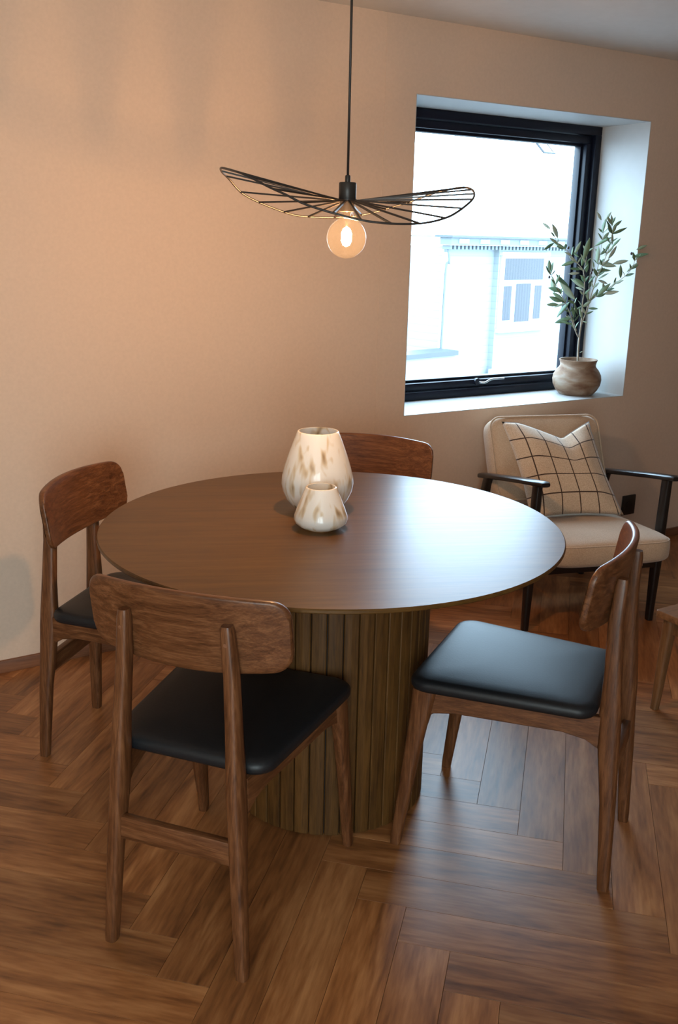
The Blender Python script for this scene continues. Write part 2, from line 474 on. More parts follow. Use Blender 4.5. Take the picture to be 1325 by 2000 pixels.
pv, pf = rect_frustum(PL/2, PW/2, -0.006, 0.0, 0.0003)
plank_me = bpy.data.meshes.new('plank'); plank_me.from_pydata(pv, [], pf); plank_me.materials.append(M['plank'])
rest_v, rest_f = [], []
for i, (c, ang, ax, ay, poly) in enumerate(planks):
    if i < 300:
        if poly is None: o = link('plank', plank_me, None, floor)
        else:
            lp = [Vector(((p-c).dot(ax), (p-c).dot(ay))) for p in poly]
            v, fcs = frustum(lp, -0.006, 0.0, 0.0003); o = put('plank', v, fcs, M['plank'], floor)
        o.location = (c.x, c.y, 0); o.rotation_euler = (0, 0, ang)
    else:
        pp = poly or [c+ax*sx*PL/2+ay*sy*PW/2 for sx, sy in ((-1, -1), (1, -1), (1, 1), (-1, 1))]
        v, fcs = frustum(pp, -0.006, 0.0, 0.0003); n0 = len(rest_v)
        rest_v += v; rest_f += [tuple(q+n0 for q in f) for f in fcs]
if rest_v: tag(put('plank_field', rest_v, rest_f, M['plank'], floor), kind='stuff')

tag(box('ceiling', X0, X1, Y0, WALL_Y, CEIL, CEIL+0.12, M['ceiling']), 'white painted ceiling above the beige wall', kind='structure')
WT = 0.45     # outer wall thickness
def wall_with_hole(name, axis, a0, a1, z0, z1, b0, b1, h0, h1, g0, g1):
    """one solid wall with a rectangular opening; a runs along the wall, b through it"""
    A = [a0, h0, h1, a1]; Z = [z0, g0, g1, z1]; v = []; fcs = []
    def P(i, k, b): 
        return (A[i], b, Z[k]) if axis == 'x' else (b, A[i], Z[k])
    idx = {}
    for s, b in enumerate((b0, b1)):
        for i in range(4):
            for k in range(4): idx[s, i, k] = len(v); v.append(P(i, k, b))
    for s in (0, 1):
        for i in range(3):
            for k in range(3):
                if (i, k) != (1, 1): fcs.append((idx[s, i, k], idx[s, i+1, k], idx[s, i+1, k+1], idx[s, i, k+1]))
    def strip(l):
        for p, q in zip(l, l[1:]): fcs.append((idx[0, *p], idx[0, *q], idx[1, *q], idx[1, *p]))
    strip([(1, 1), (2, 1), (2, 2), (1, 2), (1, 1)])
    strip([(0, 0), (1, 0), (2, 0), (3, 0), (3, 1), (3, 2), (3, 3), (2, 3), (1, 3), (0, 3), (0, 2), (0, 1), (0, 0)])
    o = put(name, v, fcs, M['wall'])
    tag(o, kind='structure'); return o
wb = wall_with_hole('wall_back', 'x', X0-0.3, X1+0.2, -0.10, CEIL+0.12, WALL_Y, WALL_Y+WT, WX0-0.003, WX1+0.003, WZ0-0.003, WZ1+0.003)
wb['label'] = 'plain beige wall holding the square black-framed window'
sv, sf = [], []
box('wallpaper_joint', 2.1245, 2.1275, WALL_Y-0.0012, WALL_Y+0.001, 0.045, CEIL, M['wall'], wb)
wl = wall_with_hole('wall_front', 'x', X0-0.3, X1+0.2, -0.10, CEIL+0.12, Y0-0.3, Y0, SX0, SX1, SZ0, SZ1)
wl['label'] = 'beige wall with a wide window, behind the camera'
tag(box('wall_left', X0-0.2, X0, Y0, WALL_Y, -0.1, CEIL+0.12, M['wall']), 'beige side wall left of the table, out of frame', kind='structure')
tag(box('wall_right', X1, X1+0.2, Y0, WALL_Y, -0.1, CEIL+0.12, M['wall']), 'beige wall to the right of the armchair, out of frame', kind='structure')
tag(box('baseboard_back', X0, X1, WALL_Y-0.013, WALL_Y, 0.0, 0.044, M['base_wood'], None, 0.002), 'low dark brown wooden skirting along the beige wall', kind='structure')

# ------------------------------------------------------------------ window in view
win = tag(empty('window_1', ((WX0+WX1)/2, WALL_Y, WZ0)), 'square black-framed window in a deep white reveal', kind='structure')
def wbx(name, x0, x1, y0, y1, z0, z1, mat, par=win, bevel=0.0):
    lx, ly, lz = win.location
    o = box(name, x0-lx, x1-lx, y0-ly, y1-ly, z0-lz, z1-lz, mat, par, bevel); return o
YF = 3.455
wbx('sill', WX0-.003, WX1+.003, WALL_Y+.0003, YF+.12, WZ0-.003, WZ0, M['white_paint'])
wbx('head_lining', WX0-.003, WX1+.003, WALL_Y+.0003, YF+.12, WZ1, WZ1+.003, M['white_paint'])
wbx('jamb_lining', WX0-.003, WX0, WALL_Y+.0003, YF+.12, WZ0, WZ1, M['white_paint'])
wbx('jamb_lining', WX1, WX1+.003, WALL_Y+.0003, YF+.12, WZ0, WZ1, M['white_paint'])
def frame4(nm, x0, x1, z0, z1, t, y0, y1, par, bev):
    bx = wbx
    bx(nm+'_rail', x0, x1, y0, y1, z1-t, z1, M['black_paint'], par, bev)
    bx(nm+'_rail', x0, x1, y0, y1, z0, z0+t, M['black_paint'], par, bev)
    bx(nm+'_stile', x0, x0+t, y0, y1, z0+t, z1-t, M['black_paint'], par, bev)
    bx(nm+'_stile', x1-t, x1, y0, y1, z0+t, z1-t, M['black_paint'], par, bev)
frame4('frame', WX0, WX1, WZ0, WZ1, 0.038, YF, YF+0.12, win, 0.003)
frame4('sash', WX0+.041, WX1-.041, WZ0+.041, WZ1-.041, 0.034, YF+0.018, YF+0.10, win, 0.004)
frame4('glazing_bead', WX0+.075, WX1-.075, WZ0+.075, WZ1-.075, 0.012, YF+0.045, YF+0.085, win, 0.002)
gl = wbx('glass_pane', WX0+.080, WX1-.080, YF+0.088, YF+0.094, WZ0+.080, WZ1-.080, M['pane'])
# handle: rosette and cranked lever on the lower rail
hv, hf = tube([(2.893, YF+.006, .834), (2.893, YF+.020, .834)], 0.016, 14)
hnd = put('handle', [(a-win.location.x, b-win.location.y, c-win.location.z) for a, b, c in hv], hf, M['black_paint'], win, True, 40)
hv, hf = tube(spline([(2.893, YF-.004, .832), (2.92, YF-.012, .830), (2.945, YF-.016, .842), (2.965, YF-.018, .846), (3.03, YF-.018, .846)], 4), 0.0048, 8)
put('lever', [(a-win.location.x, b-win.location.y, c-win.location.z) for a, b, c in hv], hf, M['chrome'], hnd, True, 50)

# window behind the camera: frame and panes, daylight only, warmed by an added glass tint
w2 = tag(empty('window_2', ((SX0+SX1)/2, Y0, SZ0)), 'wide window behind the camera, outside the picture', kind='structure')
def w2b(nm, x0, x1, z0, z1, ya, yb, mat):
    lx, ly, lz_ = w2.location
    box(nm, x0-lx, x1-lx, ya-ly, yb-ly, z0-lz_, z1-lz_, mat, w2)
for nm, a, b, c, d in (('frame_rail', SX0, SX1, SZ0, SZ0+.07), ('frame_rail', SX0, SX1, SZ1-.07, SZ1), ('frame_stile', SX0, SX0+.07, SZ0+.07, SZ1-.07), ('frame_stile', SX1-.07, SX1, SZ0+.07, SZ1-.07), ('mullion', (SX0+SX1)/2-.04, (SX0+SX1)/2+.04, SZ0+.07, SZ1-.07)):
    w2b(nm, a, b, c, d, Y0-.18, Y0-.10, M['black_paint'])
w2b('glass_pane', SX0+.06, SX1-.06, SZ0+.06, SZ1-.06, Y0-.145, Y0-.139, M['pane_warm'])

# ------------------------------------------------------------------ round table
TX, TY, TR, TZ = 1.2353, 2.0257, 0.5925, 0.75
table = tag(empty('round_dining_table', (TX, TY, 0), math.radians(-24)), 'round brown oak dining table on a slatted drum pedestal', 'table')
v, fcs = lathe([(0.30, TZ-.028), (0.515, TZ-.028), (0.562, TZ-.020), (TR-.002, TZ-.0105), (TR, TZ-.008), (TR, TZ-.0025), (TR-.0025, TZ), (0.3, TZ)], 128)
put('tabletop', v, fcs, M['table_top'], table, True, 25)
PR = 0.263
v, fcs = lathe([(PR-.012, 0.004), (PR-.012, TZ-.028)], 84)
put('pedestal_core', v, fcs, M['core'], table, True, 40)
NS = 42
sw = 2*PI*PR/NS-0.0032
smv = [(-.010, -sw/2, .006), (-.010, sw/2, .006), (-.002, sw/2, .006), (0, sw/2-.002, .006), (0.0013, 0, .006), (0, -sw/2+.002, .006), (-.002, -sw/2, .006)]
top = [(a, b, TZ-.029) for a, b, c in smv]
sv, sf = loft([smv, top])
slat_me = bpy.data.meshes.new('slat'); slat_me.from_pydata(sv, [], sf); slat_me.materials.append(M['slat'])
for i in range(NS):
    a = 2*PI*i/NS
    o = link('slat', slat_me, None, table)
    o.location = (PR*math.cos(a), PR*math.sin(a), 0); o.rotation_euler = (0, 0, a)

# ------------------------------------------------------------------ dining chairs
def make_chair():
    root = empty('dining_chair')
    for s in (-1, 1):
        keys = [(0, .155, 0, .0125, .0135), (.02, .154, .001, .0135, .0145), (.22, .143, .012, .0155, .0185), (.34, .136, .023, .0165, .0235), (.40, .132, .0265, .017, .0255),
                (.45, .130, .029, .0165, .0240), (.53, .126, .032, .0152, .0200), (.65, .119, .0385, .0142, .0175), (.742, .113, .0350, .0130, .0145), (.757, .112, .0345, .0105, .0120)]
        v, fcs = loft([sring(s*x, y, z, hx, hy) for z, x, y, hx, hy in keys])
        put('rear_leg', v, fcs, M['chair_z'], root, True, 50)
        keys = [(0, .203, .506, .0115, .0125), (.02, .202, .504, .0125, .0135), (.22, .196, .480, .015, .0185), (.33, .191, .466, .0165, .0225), (.375, .189, .459, .0175, .0265), (.432, .187, .452, .018, .030)]
        v, fcs = loft([sring(s*x, y, z, hx, hy) for z, x, y, hx, hy in keys])
        put('front_leg', v, fcs, M['chair_z'], root, True, 50)
        # side rail, deeper where it meets the legs
        rings = []
        for t, zb in ((0, .355), (.06, .372), (.18, .380), (.8, .380), (.93, .370), (1, .352)):
            x = s*(.186+(.138-.186)*t); y = .452+(.047-.452)*t
            rings.append([(x-.010, y, zb+.003), (x-.007, y, zb), (x+.007, y, zb), (x+.010, y, zb+.003), (x+.010, y, .430), (x+.008, y, .432), (x-.008, y, .432), (x-.010, y, .430)])
        v, fcs = loft(rings); put('side_rail', v, fcs, M['chair_y'], root, True, 40)
    box('front_rail', -.172, .172, .442, .462, .382, .431, M['chair_x'], root, .002)
    box('rear_stretcher', -.139, .139, .006, .025, .252, .305, M['chair_x'], root, .003)
    # seat pad
    base = [(-.183, .056), (.183, .056), (.222, .492), (-.222, .492)]
    outl = rounded_poly(base, .045, 5)
    cen = Vector((0, .275))
    def lvl(d, z, dome=0):
        r = []
        for p in outl:
            q = p-cen; k = max(0.05, (q.length-d)/q.length); w_ = cen+q*k
            r.append((w_.x, w_.y, z))
        return r
    v, fcs = loft([lvl(.016, .4325), (lvl(.004, .4345)), lvl(0, .441), lvl(0, .450), lvl(.003, .4565), lvl(.010, .4610), lvl(.024, .4640), lvl(.06, .4665), lvl(.12, .468), lvl(.19, .4685)])
    put('seat', v, fcs, M['leather'], root, True, 70)
    # backrest: bent plank with rounded corners
    HW, CR, TH = .222, .036, .0085
    ns, nv = 34, 8
    cols = []
    for i in range(ns+1):
        t = -1+2*i/ns
        u_ = math.sin(t*PI/2)*HW        # denser near the ends
        e = max(0, abs(u_)-(HW-CR)); cut = CR-math.sqrt(max(0, CR*CR-e*e))
        q = (u_/HW)**2
        zt = .812-.008*q-cut; zb = .642+.012*q+cut
        cols.append((u_, zb, zt, q))
    vv = []; ff = []
    for side in (1, -1):
        for (u_, zb, zt, q) in cols:
            for j in range(nv+1):
                z = zb+(zt-zb)*j/nv
                y = .0330+.046*q+(.806-z)*.15
                vv.append((u_, y+side*TH, z))
    def ix(sd, i, j): return sd*(ns+1)*(nv+1)+i*(nv+1)+j
    for i in range(ns):
        for j in range(nv):
            for sd in (0, 1): ff.append((ix(sd, i, j), ix(sd, i+1, j), ix(sd, i+1, j+1), ix(sd, i, j+1)))
        for j in (0, nv): ff.append((ix(0, i, j), ix(0, i+1, j), ix(1, i+1, j), ix(1, i, j)))
    for i in (0, ns):
        for j in range(nv): ff.append((ix(0, i, j), ix(0, i, j+1), ix(1, i, j+1), ix(1, i, j)))
    me = bpy.data.meshes.new('backrest'); me.from_pydata(vv, [], ff)
    bm = bmesh.new(); bm.from_mesh(me); bmesh.ops.recalc_face_normals(bm, faces=bm.faces)
    eds = [e for e in bm.edges if len(e.link_faces) == 2 and e.calc_face_angle() > 0.9]
    bmesh.ops.bevel(bm, geom=eds, offset=.0055, segments=3, profile=.5, affect='EDGES')
    bm.to_mesh(me); bm.free()
    link('backrest', me, M['chair_x'], root, True, 60)
    for s in (-1, 1):     # plugged screw heads on the backs of the posts
        v, fcs = tube([(s*.1145, .0235, .722), (s*.1145, .0200, .722)], .0042, 10)
        put('screw_cap', v, fcs, M['base_wood'], root, True, 40)
    return root
chair = make_chair()
index_children()
spots = [((0.609, 1.595), -0.903, 'dark-stained wooden dining chair with black seat, nearest the camera, its back turned to us'),
         ((1.692, 1.390), 0.594, 'dark-stained wooden dining chair seen side-on, right of the table, bluish sheen on its black seat'),
         ((0.704, 2.656), -2.370, 'dark-stained wooden dining chair by the beige wall, at the far left'),
         ((1.850, 2.733), 2.241, 'wooden dining chair behind the table, only its backrest showing beside the vases')]
for i, (p, a, lab) in enumerate(spots):
    c = chair if i == 0 else copy_tree(chair)
    c.location = (p[0], p[1], 0); c.rotation_euler = (0, 0, a)
    tag(c, lab, 'chair', 'dining chairs around the round table')

# ------------------------------------------------------------------ vases
def vase(name, loc, prof, wall, label):
    inner = [(max(.002, r-wall), max(z, wall*1.5)) for r, z in reversed(prof)]
    pts = [(0.002, 0)]+prof+inner+[(0.002, wall*1.5)]
    v, fcs = lathe(pts, 56)
    o = put(name, v, fcs, M['vase'], None, True, 60); o.location = loc
    tag(o, label, 'vase', 'speckled glass vases on the table'); return o
vb = [(x, y) for x, y in ((.040, 0), (.050, .002), (.068, .014), (.084, .034), (.094, .056), (.0975, .076), (.096, .096), (.089, .123), (.078, .157), (.066, .190), (.0575, .212), (.0555, .217), (.0545, .2185))]
vase('glass_vase', (1.271, 2.164, TZ), vb, .004, 'large white glass vase with brown speckles, the taller of two on the table')
vs = [(.030, 0), (.040, .001), (.055, .008), (.0655, .017), (.0690, .027), (.0675, .036), (.061, .055), (.050, .082), (.0415, .102), (.0395, .1075), (.0385, .109)]
vase('glass_vase', (1.193, 2.012, TZ), vs, .0035, 'small white glass vase with brown speckles, standing in front of the larger one')

# ------------------------------------------------------------------ pendant lamp
LX, LY = 1.26, 2.026
lamp = tag(empty('pendant_lamp', (LX, LY, CEIL), -YAW), 'black wire pendant lamp with winged ribbed shade and a lit globe bulb', 'lamp')
def lz(z): return z-CEIL
near = [(-.2395, -.1299, 1.5977), (-.2033, -.1528, 1.5821), (-.1739, -.1668, 1.5680), (-.1335, -.1812, 1.5511), (-.1004, -.1896, 1.5355), (-.0620, -.1961, 1.5233), (-.0193, -.1996, 1.5124), (.0302, -.1991, 1.5017), (.0833, -.1929, 1.4965), (.1381, -.1798, 1.4962), (.1846, -.1621, 1.5013), (.2322, -.1351, 1.5159), (.2692, -.1039, 1.5396)]
far = [(-.2912, .0763, 1.5978), (-.2648, .1083, 1.5678), (-.2330, .1346, 1.5501), (-.1861, .1614, 1.5323), (-.1349, .1807, 1.5177), (-.0866, .1923, 1.5139), (-.0313, .1990, 1.5140), (.0242, .1994, 1.5190), (.0739, .1944, 1.5300), (.1229, .1841, 1.5445), (.1585, .1728, 1.5548), (.2199, .1432, 1.5771), (.2667, .1064, 1.5873), (.2890, .0718, 1.5880)]
loop = [(-.293, -.03, 1.6140)]+near+[(.2920, -.06, 1.560), (.2985, .01, 1.578)]+far[::-1]+[(-.3, .03, 1.608)]
ring = [Vector((a, b, lz(c))) for a, b, c in spline(loop, 4, True)]
shade = tag(empty('shade'), None); shade.parent = lamp
v, fcs = tube(ring, .0026, 8, closed=True); put('outer_ring', v, fcs, M['black_metal'], shade, True)
lens = [0]
for k in range(1, len(ring)): lens.append(lens[-1]+(ring[k]-ring[k-1]).length)
NRIB = 28
hub_z = lz(1.5490)
for k in range(NRIB):
    a = 2*PI*(k+.5)/NRIB
    tgt = min(ring, key=lambda p: abs(math.remainder(math.atan2(p.y/.2, p.x/.3)-a, 2*PI)))
    h = Vector((.021*math.cos(a), .021*math.sin(a), hub_z))
    d = (tgt-h).normalized(); side = d.cross(Vector((0, 0, 1))).normalized(); upv = side.cross(d)
    sec = lambda c: [c+side*.0025+upv*.0020, c-side*.0025+upv*.0020, c-side*.0025-upv*.0020, c+side*.0025-upv*.0020]
    v, fcs = loft([sec(h), sec(tgt)]); put('rib', v, fcs, M['black_metal'], shade)
v, fcs = lathe([(.0165, hub_z-.002), (.0235, hub_z-.002), (.0235, hub_z+.003), (.0165, hub_z+.003)], 32); put('hub_ring', v, fcs, M['black_metal'], shade, True, 40)
v, fcs = lathe([(.0055, lz(1.606)), (.0065, lz(1.604)), (.0065, lz(1.5905)), (.019, lz(1.590)), (.0206, lz(1.588)), (.0206, lz(1.552)), (.0180, lz(1.548)), (.0180, lz(1.526)), (.0165, lz(1.524))][::-1], 32)
put('lamp_holder', v, fcs, M['black_metal'], lamp, True, 40)
v, fcs = tube([(0, 0, lz(1.60)), (0, 0, lz(1.9)), (0, 0, -.02)], .0030, 8); put('cord', v, fcs, M['black_metal'], lamp, True)
v, fcs = lathe([(.008, -.030), (.045, -.026), (.050, -.022), (.050, 0)], 32); put('ceiling_rose', v, fcs, M['black_metal'], lamp, True, 40)
bz, br = 1.4636, .0475
prof = [(.0135, 1.530), (.0138, 1.519), (.0175, 1.5105)]
for k in range(3, 25):
    t = PI*k/24*0.97+0.03*PI
    ang = math.radians(28)+(PI-math.radians(28))*(k-3)/21
    prof.append((max(.0006, br*math.sin(ang)), bz+br*math.cos(ang)))
v, fcs = lathe([(r, lz(z)) for r, z in prof], 48, close=True); bulb = put('bulb', v, fcs, M['bulb'], lamp, True)
v, fcs = lathe([(.0105, lz(1.524)), (.0085, lz(1.512)), (.0035, lz(1.500)), (.0028, lz(1.486))], 16); put('glass_stem', v, fcs, M['bulb'], bulb, True)
v, fcs = lathe([(.001, lz(1.489)), (.008, lz(1.485)), (.0125, lz(1.474)), (.0125, lz(1.458)), (.008, lz(1.447)), (.001, lz(1.444))], 16); put('filament', v, fcs, M['filament'], bulb, True)

# ------------------------------------------------------------------ armchair
AOX, AOY = 2.67+.012*.957, 2.343-.012*.29
ARZ = math.atan2(-.29, .957)
arm = tag(empty('armchair', (AOX, AOY, 0), ARZ), 'beige upholstered armchair with black wooden arms under the window', 'armchair')
def soft_box(name, cx, hx, hy, hz, place, mat, parent, e=6, crown=.0, n=20):
    """superellipsoid-like padded box; place maps local (x,y,z) to parent space"""
    vv = []; ff = []
    nu, nv_ = 40, 20
    def se(c, p): return math.copysign(abs(c)**p, c)
    p1, p2 = 2/7.0, 2/5.0
    for j in range(nv_+1):
        ph = -PI/2+PI*j/nv_
        for i in range(nu):
            th = 2*PI*i/nu
            x = hx*se(math.cos(ph), p2)*se(math.cos(th), p1)
            y = hy*se(math.cos(ph), p2)*se(math.sin(th), p1)
            z = hz*se(math.sin(ph), p2)
            if z > 0: z += crown*(1-(x/hx)**2)*(1-(y/hy)**2)
            vv.append(place(x+cx, y, z))
    for j in range(nv_):
        for i in range(nu):
            a, b = j*nu+i, j*nu+(i+1) % nu
            ff.append((a, b, b+nu, a+nu))
    return put(name, vv, ff, mat, parent, True, 80)
# seat cushion: front edge at y=0, slightly lower at the back
seat = soft_box('seat_cushion', 0, .262, .275, .058, lambda x, y, z: (x, y+.275, .347+z-.035*(y+.275)/.55), M['fabric'], arm, crown=.020)
# back cushion leaning backwards
def backmap(x, y, z):     # local: x across, y up the cushion, z thickness towards the front
    yy = .30+0.0*y
    s = (y+.205)/.41
    bx, bz = .505+.165*s, .395+.335*s
    nx, nz = -.897, .442
    return (x, bx+nx*z+.045, bz+nz*z+.012)
backc = soft_box('back_cushion', -.006, .262, .205, .048, backmap, M['fabric'], arm, crown=.012)
pts = rounded_poly([(-.258, -.195), (.246, -.195), (.246, .195), (-.258, .195)], .05, 6)
loopp = [backmap(p.x, p.y, .040) for p in pts]
v, fcs = tube(loopp, .0042, 6, closed=True); put('piping', v, fcs, M['fabric'], backc, True)
AH = .275
def se_(c, p): return math.copysign(abs(c)**p, c)
lo = [(.262*.983*se_(math.cos(2*PI*k/80), 2/7), .275*.983*se_(math.sin(2*PI*k/80), 2/7)) for k in range(80)]
v, fcs = tube([(a, b+.275, .383-.035*(b+.275)/.55) for a, b in lo], .0026, 6, closed=True); put('seam', v, fcs, M['fabric'], seat, True)
for s in (-1, 1):
    # arm rest: flat rounded bar rising to the front
    path = [(s*AH, .085, .606), (s*AH, .10, .606), (s*AH, .25, .582), (s*AH, .45, .546), (s*AH, .66, .506), (s*AH, .675, .503)]
    rings = []
    for k, p in enumerate(path):
        sc = .72 if k in (0, len(path)-1) else 1
        rr = []
        for i in range(12):
            t = 2*PI*(i+.5)/12; c, sn = math.cos(t), math.sin(t)
            rr.append((p[0]+.025*sc*math.copysign(abs(c)**.6, c), p[1], p[2]+.0115*sc*math.copysign(abs(sn)**.6, sn)))
        rings.append(rr)
    v, fcs = loft(rings); put('armrest', v, fcs, M['dark_arm'], arm, True, 45)
    v, fcs = loft([sring(s*AH, .165, 0, .013, .016), sring(s*AH, .160, .25, .018, .022), sring(s*AH, .155, .42, .017, .022), sring(s*AH, .150, .588, .0145, .024)])
    put('front_leg', v, fcs, M['dark_arm'], arm, True, 45)
    v, fcs = loft([sring(s*AH, .735, 0, .013, .016), sring(s*AH, .690, .22, .017, .026), sring(s*AH, .650, .38, .016, .028), sring(s*AH, .600, .515, .0145, .030)])
    put('rear_leg', v, fcs, M['dark_arm'], arm, True, 45)
    v, fcs = loft([[(s*AH-.012, .15, .245), (s*AH+.012, .15, .245), (s*AH+.012, .15, .295), (s*AH-.012, .15, .295)], [(s*AH-.012, .68, .215), (s*AH+.012, .68, .215), (s*AH+.012, .68, .262), (s*AH-.012, .68, .262)]])
    put('side_rail', v, fcs, M['dark_arm'], arm)
box('front_rail', -AH+.008, AH-.008, .142, .166, .232, .283, M['dark_arm'], arm, .003)
box('rear_rail', -AH+.008, AH-.008, .62, .645, .225, .262, M['dark_arm'], arm, .003)

# cushion on the armchair (armchair-space corners turned into world space)
def a2w(p): 
    c, s = math.cos(ARZ), math.sin(ARZ)
    return Vector((AOX+p[0]*c-p[1]*s, AOY+p[0]*s+p[1]*c, p[2]))
BL, BR, TL_, TRt = [a2w(p) for p in ((-.205, .325, .408), (.195, .300, .408), (-.252, .560, .756), (.135, .545, .756))]
pc = (BL+BR+TL_+TRt)/4
nrm = (BR-BL).cross(TL_-BL).normalized()
if nrm.dot(Vector((0, 0, CAM_Z))-pc) < 0: nrm = -nrm
vv, ff, uvs = [], [], []
G = 28
for side in (1, -1):
    for j in range(G+1):
        for i in range(G+1):
            u_, v_ = i/G, j/G
            # edges bow inwards between the pointed corners; the top edge is karate-chopped
            du = .035*math.sin(PI*v_)*(1-2*u_); dv = .030*math.sin(PI*u_)*(1-2*v_)
            chop = .175*max(0, 1-abs(u_-.62)/.45)**1.25*max(0, v_-.35)/.65
            p = BL*(1-u_)*(1-v_)+BR*u_*(1-v_)+TL_*(1-u_)*v_+TRt*u_*v_
            p = p+(BR-BL)*du+(TL_-BL)*(dv-chop*.95)
            b = max(0, (1-(2*u_-1)**4)*(1-(2*v_-1)**4))
            th = .055*b**.6*(1-.35*math.exp(-((u_-.62)/.12)**2)*max(0, v_-.55)/.45)
            th *= .35+.65*min(1, 4*min(u_, 1-u_)+.2)*min(1, 4*min(v_, 1-v_)+.2)
            vv.append(p+nrm*side*th); uvs.append((u_, v_))
n2 = (G+1)**2
for s in (0, 1):
    for j in range(G):
        for i in range(G):
            a = s*n2+j*(G+1)+i
            ff.append((a, a+1, a+G+2, a+G+1) if s == 0 else (a, a+G+1, a+G+2, a+1))
base = a2w((0, .31, .40))
me = bpy.data.meshes.new('throw_pillow'); me.from_pydata([tuple(p-base) for p in vv], [], ff)
ul = me.uv_layers.new(name='UVMap')
for lp in me.loops: ul.data[lp.index].uv = uvs[lp.vertex_index]
bm = bmesh.new(); bm.from_mesh(me); bmesh.ops.remove_doubles(bm, verts=bm.verts, dist=1e-5); bmesh.ops.recalc_face_normals(bm, faces=bm.faces); bm.to_mesh(me); bm.free()
pil = link('throw_pillow', me, M['plaid'], None, True); pil.location = base
tag(pil, 'cream pillow with thin dark checked lines leaning in the armchair', 'pillow')

# ------------------------------------------------------------------ coffee table at the right edge
CZ, CX, CY = .345, 2.373, 1.893
ct = tag(empty('coffee_table', (CX, CY, 0)), 'low brown wooden coffee table cut off by the right edge', 'table')
TLN, TWD = 1.05, .60
out = rounded_poly([(0, -TWD), (TLN, -TWD), (TLN, 0), (0, 0)], .008, 3)
v, fcs = loft([[(p.x, p.y, CZ-.022) for p in out], [(p.x, p.y, CZ-.002) for p in out], [(p.x*.997+.0015, p.y*.996-.001, CZ) for p in out]])
put('tabletop', v, fcs, M['coffee'], ct, True, 40)
box('apron_rail', .05, TLN-.05, -.045, -.027, CZ-.075, CZ-.022, M['coffee'], ct)
box('apron_rail', .05, TLN-.05, -TWD+.027, -TWD+.045, CZ-.075, CZ-.022, M['coffee'], ct)
box('apron_rail', .03, .048, -TWD+.045, -.045, CZ-.075, CZ-.022, M['coffee_z'], ct)
box('apron_rail', TLN-.048, TLN-.03, -TWD+.045, -.045, CZ-.075, CZ-.022, M['coffee_z'], ct)
for x_, y_, ox, oy in ((.035, -.035, -1, 1), (TLN-.035, -.035, 1, 1), (.035, -TWD+.035, -1, -1), (TLN-.035, -TWD+.035, 1, -1)):
    v, fcs = loft([sring(x_+ox*.012, y_+oy*.012, 0, .0125, .0125), sring(x_, y_, CZ-.022, .020, .020)])
    put('leg', v, fcs, M['coffee_z'], ct, True, 50)

# ------------------------------------------------------------------ wall socket
so = tag(empty('wall_socket', (3.665, WALL_Y, .213)), 'black square wall socket low on the wall behind the armchair', 'socket')
box('plate', -.045, .045, -.010, 0, -.05, .05, M['socket_black'], so, .003)
v, fcs = tube([(0, -.010, 0), (0, -.0125, 0)], .021, 20); put('insert', v, fcs, M['socket_black'], so, True, 40)

# ------------------------------------------------------------------ potted olive branch on the sill
PX, PY = 3.372, 3.305
plant = tag(empty('potted_olive_plant', (PX, PY, WZ0)), 'olive branch plant in a round weathered clay pot on the window sill', 'plant')
prof = [(.074, 0), (.080, .003), (.098, .022), (.111, .048), (.1145, .072), (.111, .094), (.099, .116), (.087, .129), (.083, .138), (.085, .152), (.0895, .163), (.0895, .166), (.084, .166), (.0775, .150), (.076, .138), (.08, .125), (.05, .123), (.002, .123)]
v, fcs = lathe([(.002, 0)]+prof, 56); put('pot', v, fcs, M['clay'], plant, True, 50)
v, fcs = lathe([(.001, .136), (.045, .134), (.0755, .130)][::-1], 24); put('soil', v, fcs, M['soil'], plant, True)
vd = Vector((PX, PY, 0)).normalized(); le = Vector((vd.y, -vd.x, 0))
def pp(X, Y, dep=0.0):
    lat = (X-445-.10*(1515-Y))*.000488-.004; z = .162+(1515-Y)*.000477
    return le*lat+vd*dep+Vector((0, 0, z))
br_ = [([(448, 1590), (450, 1450), (463, 1300), (482, 1180), (492, 1090)], 4.2, 2.6, 0, 0),
       ([(482, 1180), (540, 1020), (590, 850), (640, 700), (700, 560), (750, 420), (775, 300), (770, 200)], 2.4, .8, 0, -.05),
       ([(555, 950), (650, 870), (760, 790), (890, 690), (960, 600), (985, 500)], 1.7, .7, 0, -.05),
       ([(455, 1290), (412, 1180), (390, 1080), (340, 960), (290, 850), (225, 725), (200, 640)], 2.2, .8, 0, -.07),
       ([(492, 1090), (500, 960), (520, 800), (510, 650), (440, 560), (370, 470), (280, 400), (255, 330)], 2.4, .6, 0, -.06),
       ([(512, 680), (540, 540), (560, 420)], 1.5, .7, -.02, -.04),
       ([(440, 1230), (410, 1110), (430, 980), (400, 930)], 1.6, .8, 0, -.04),
       ([(600, 830), (640, 640), (660, 540), (690, 360), (700, 280)], 1.5, .6, 0, .02)]
anchors = []
for pts, r0, r1, d0, d1 in br_:
    n = len(pts)
    P3 = [pp(x, y, d0+(d1-d0)*i/(n-1)) for i, (x, y) in enumerate(pts)]
    P3 = spline(P3, 4)
    rad = [(r0+(r1-r0)*i/(len(P3)-1))*.0013 for i in range(len(P3))]
    v, fcs = tube(P3, rad, 6); put('stem' if r0 > 4 else 'branch', v, fcs, M['bark'], plant, True)
    if r0 < 4: anchors.append(P3)
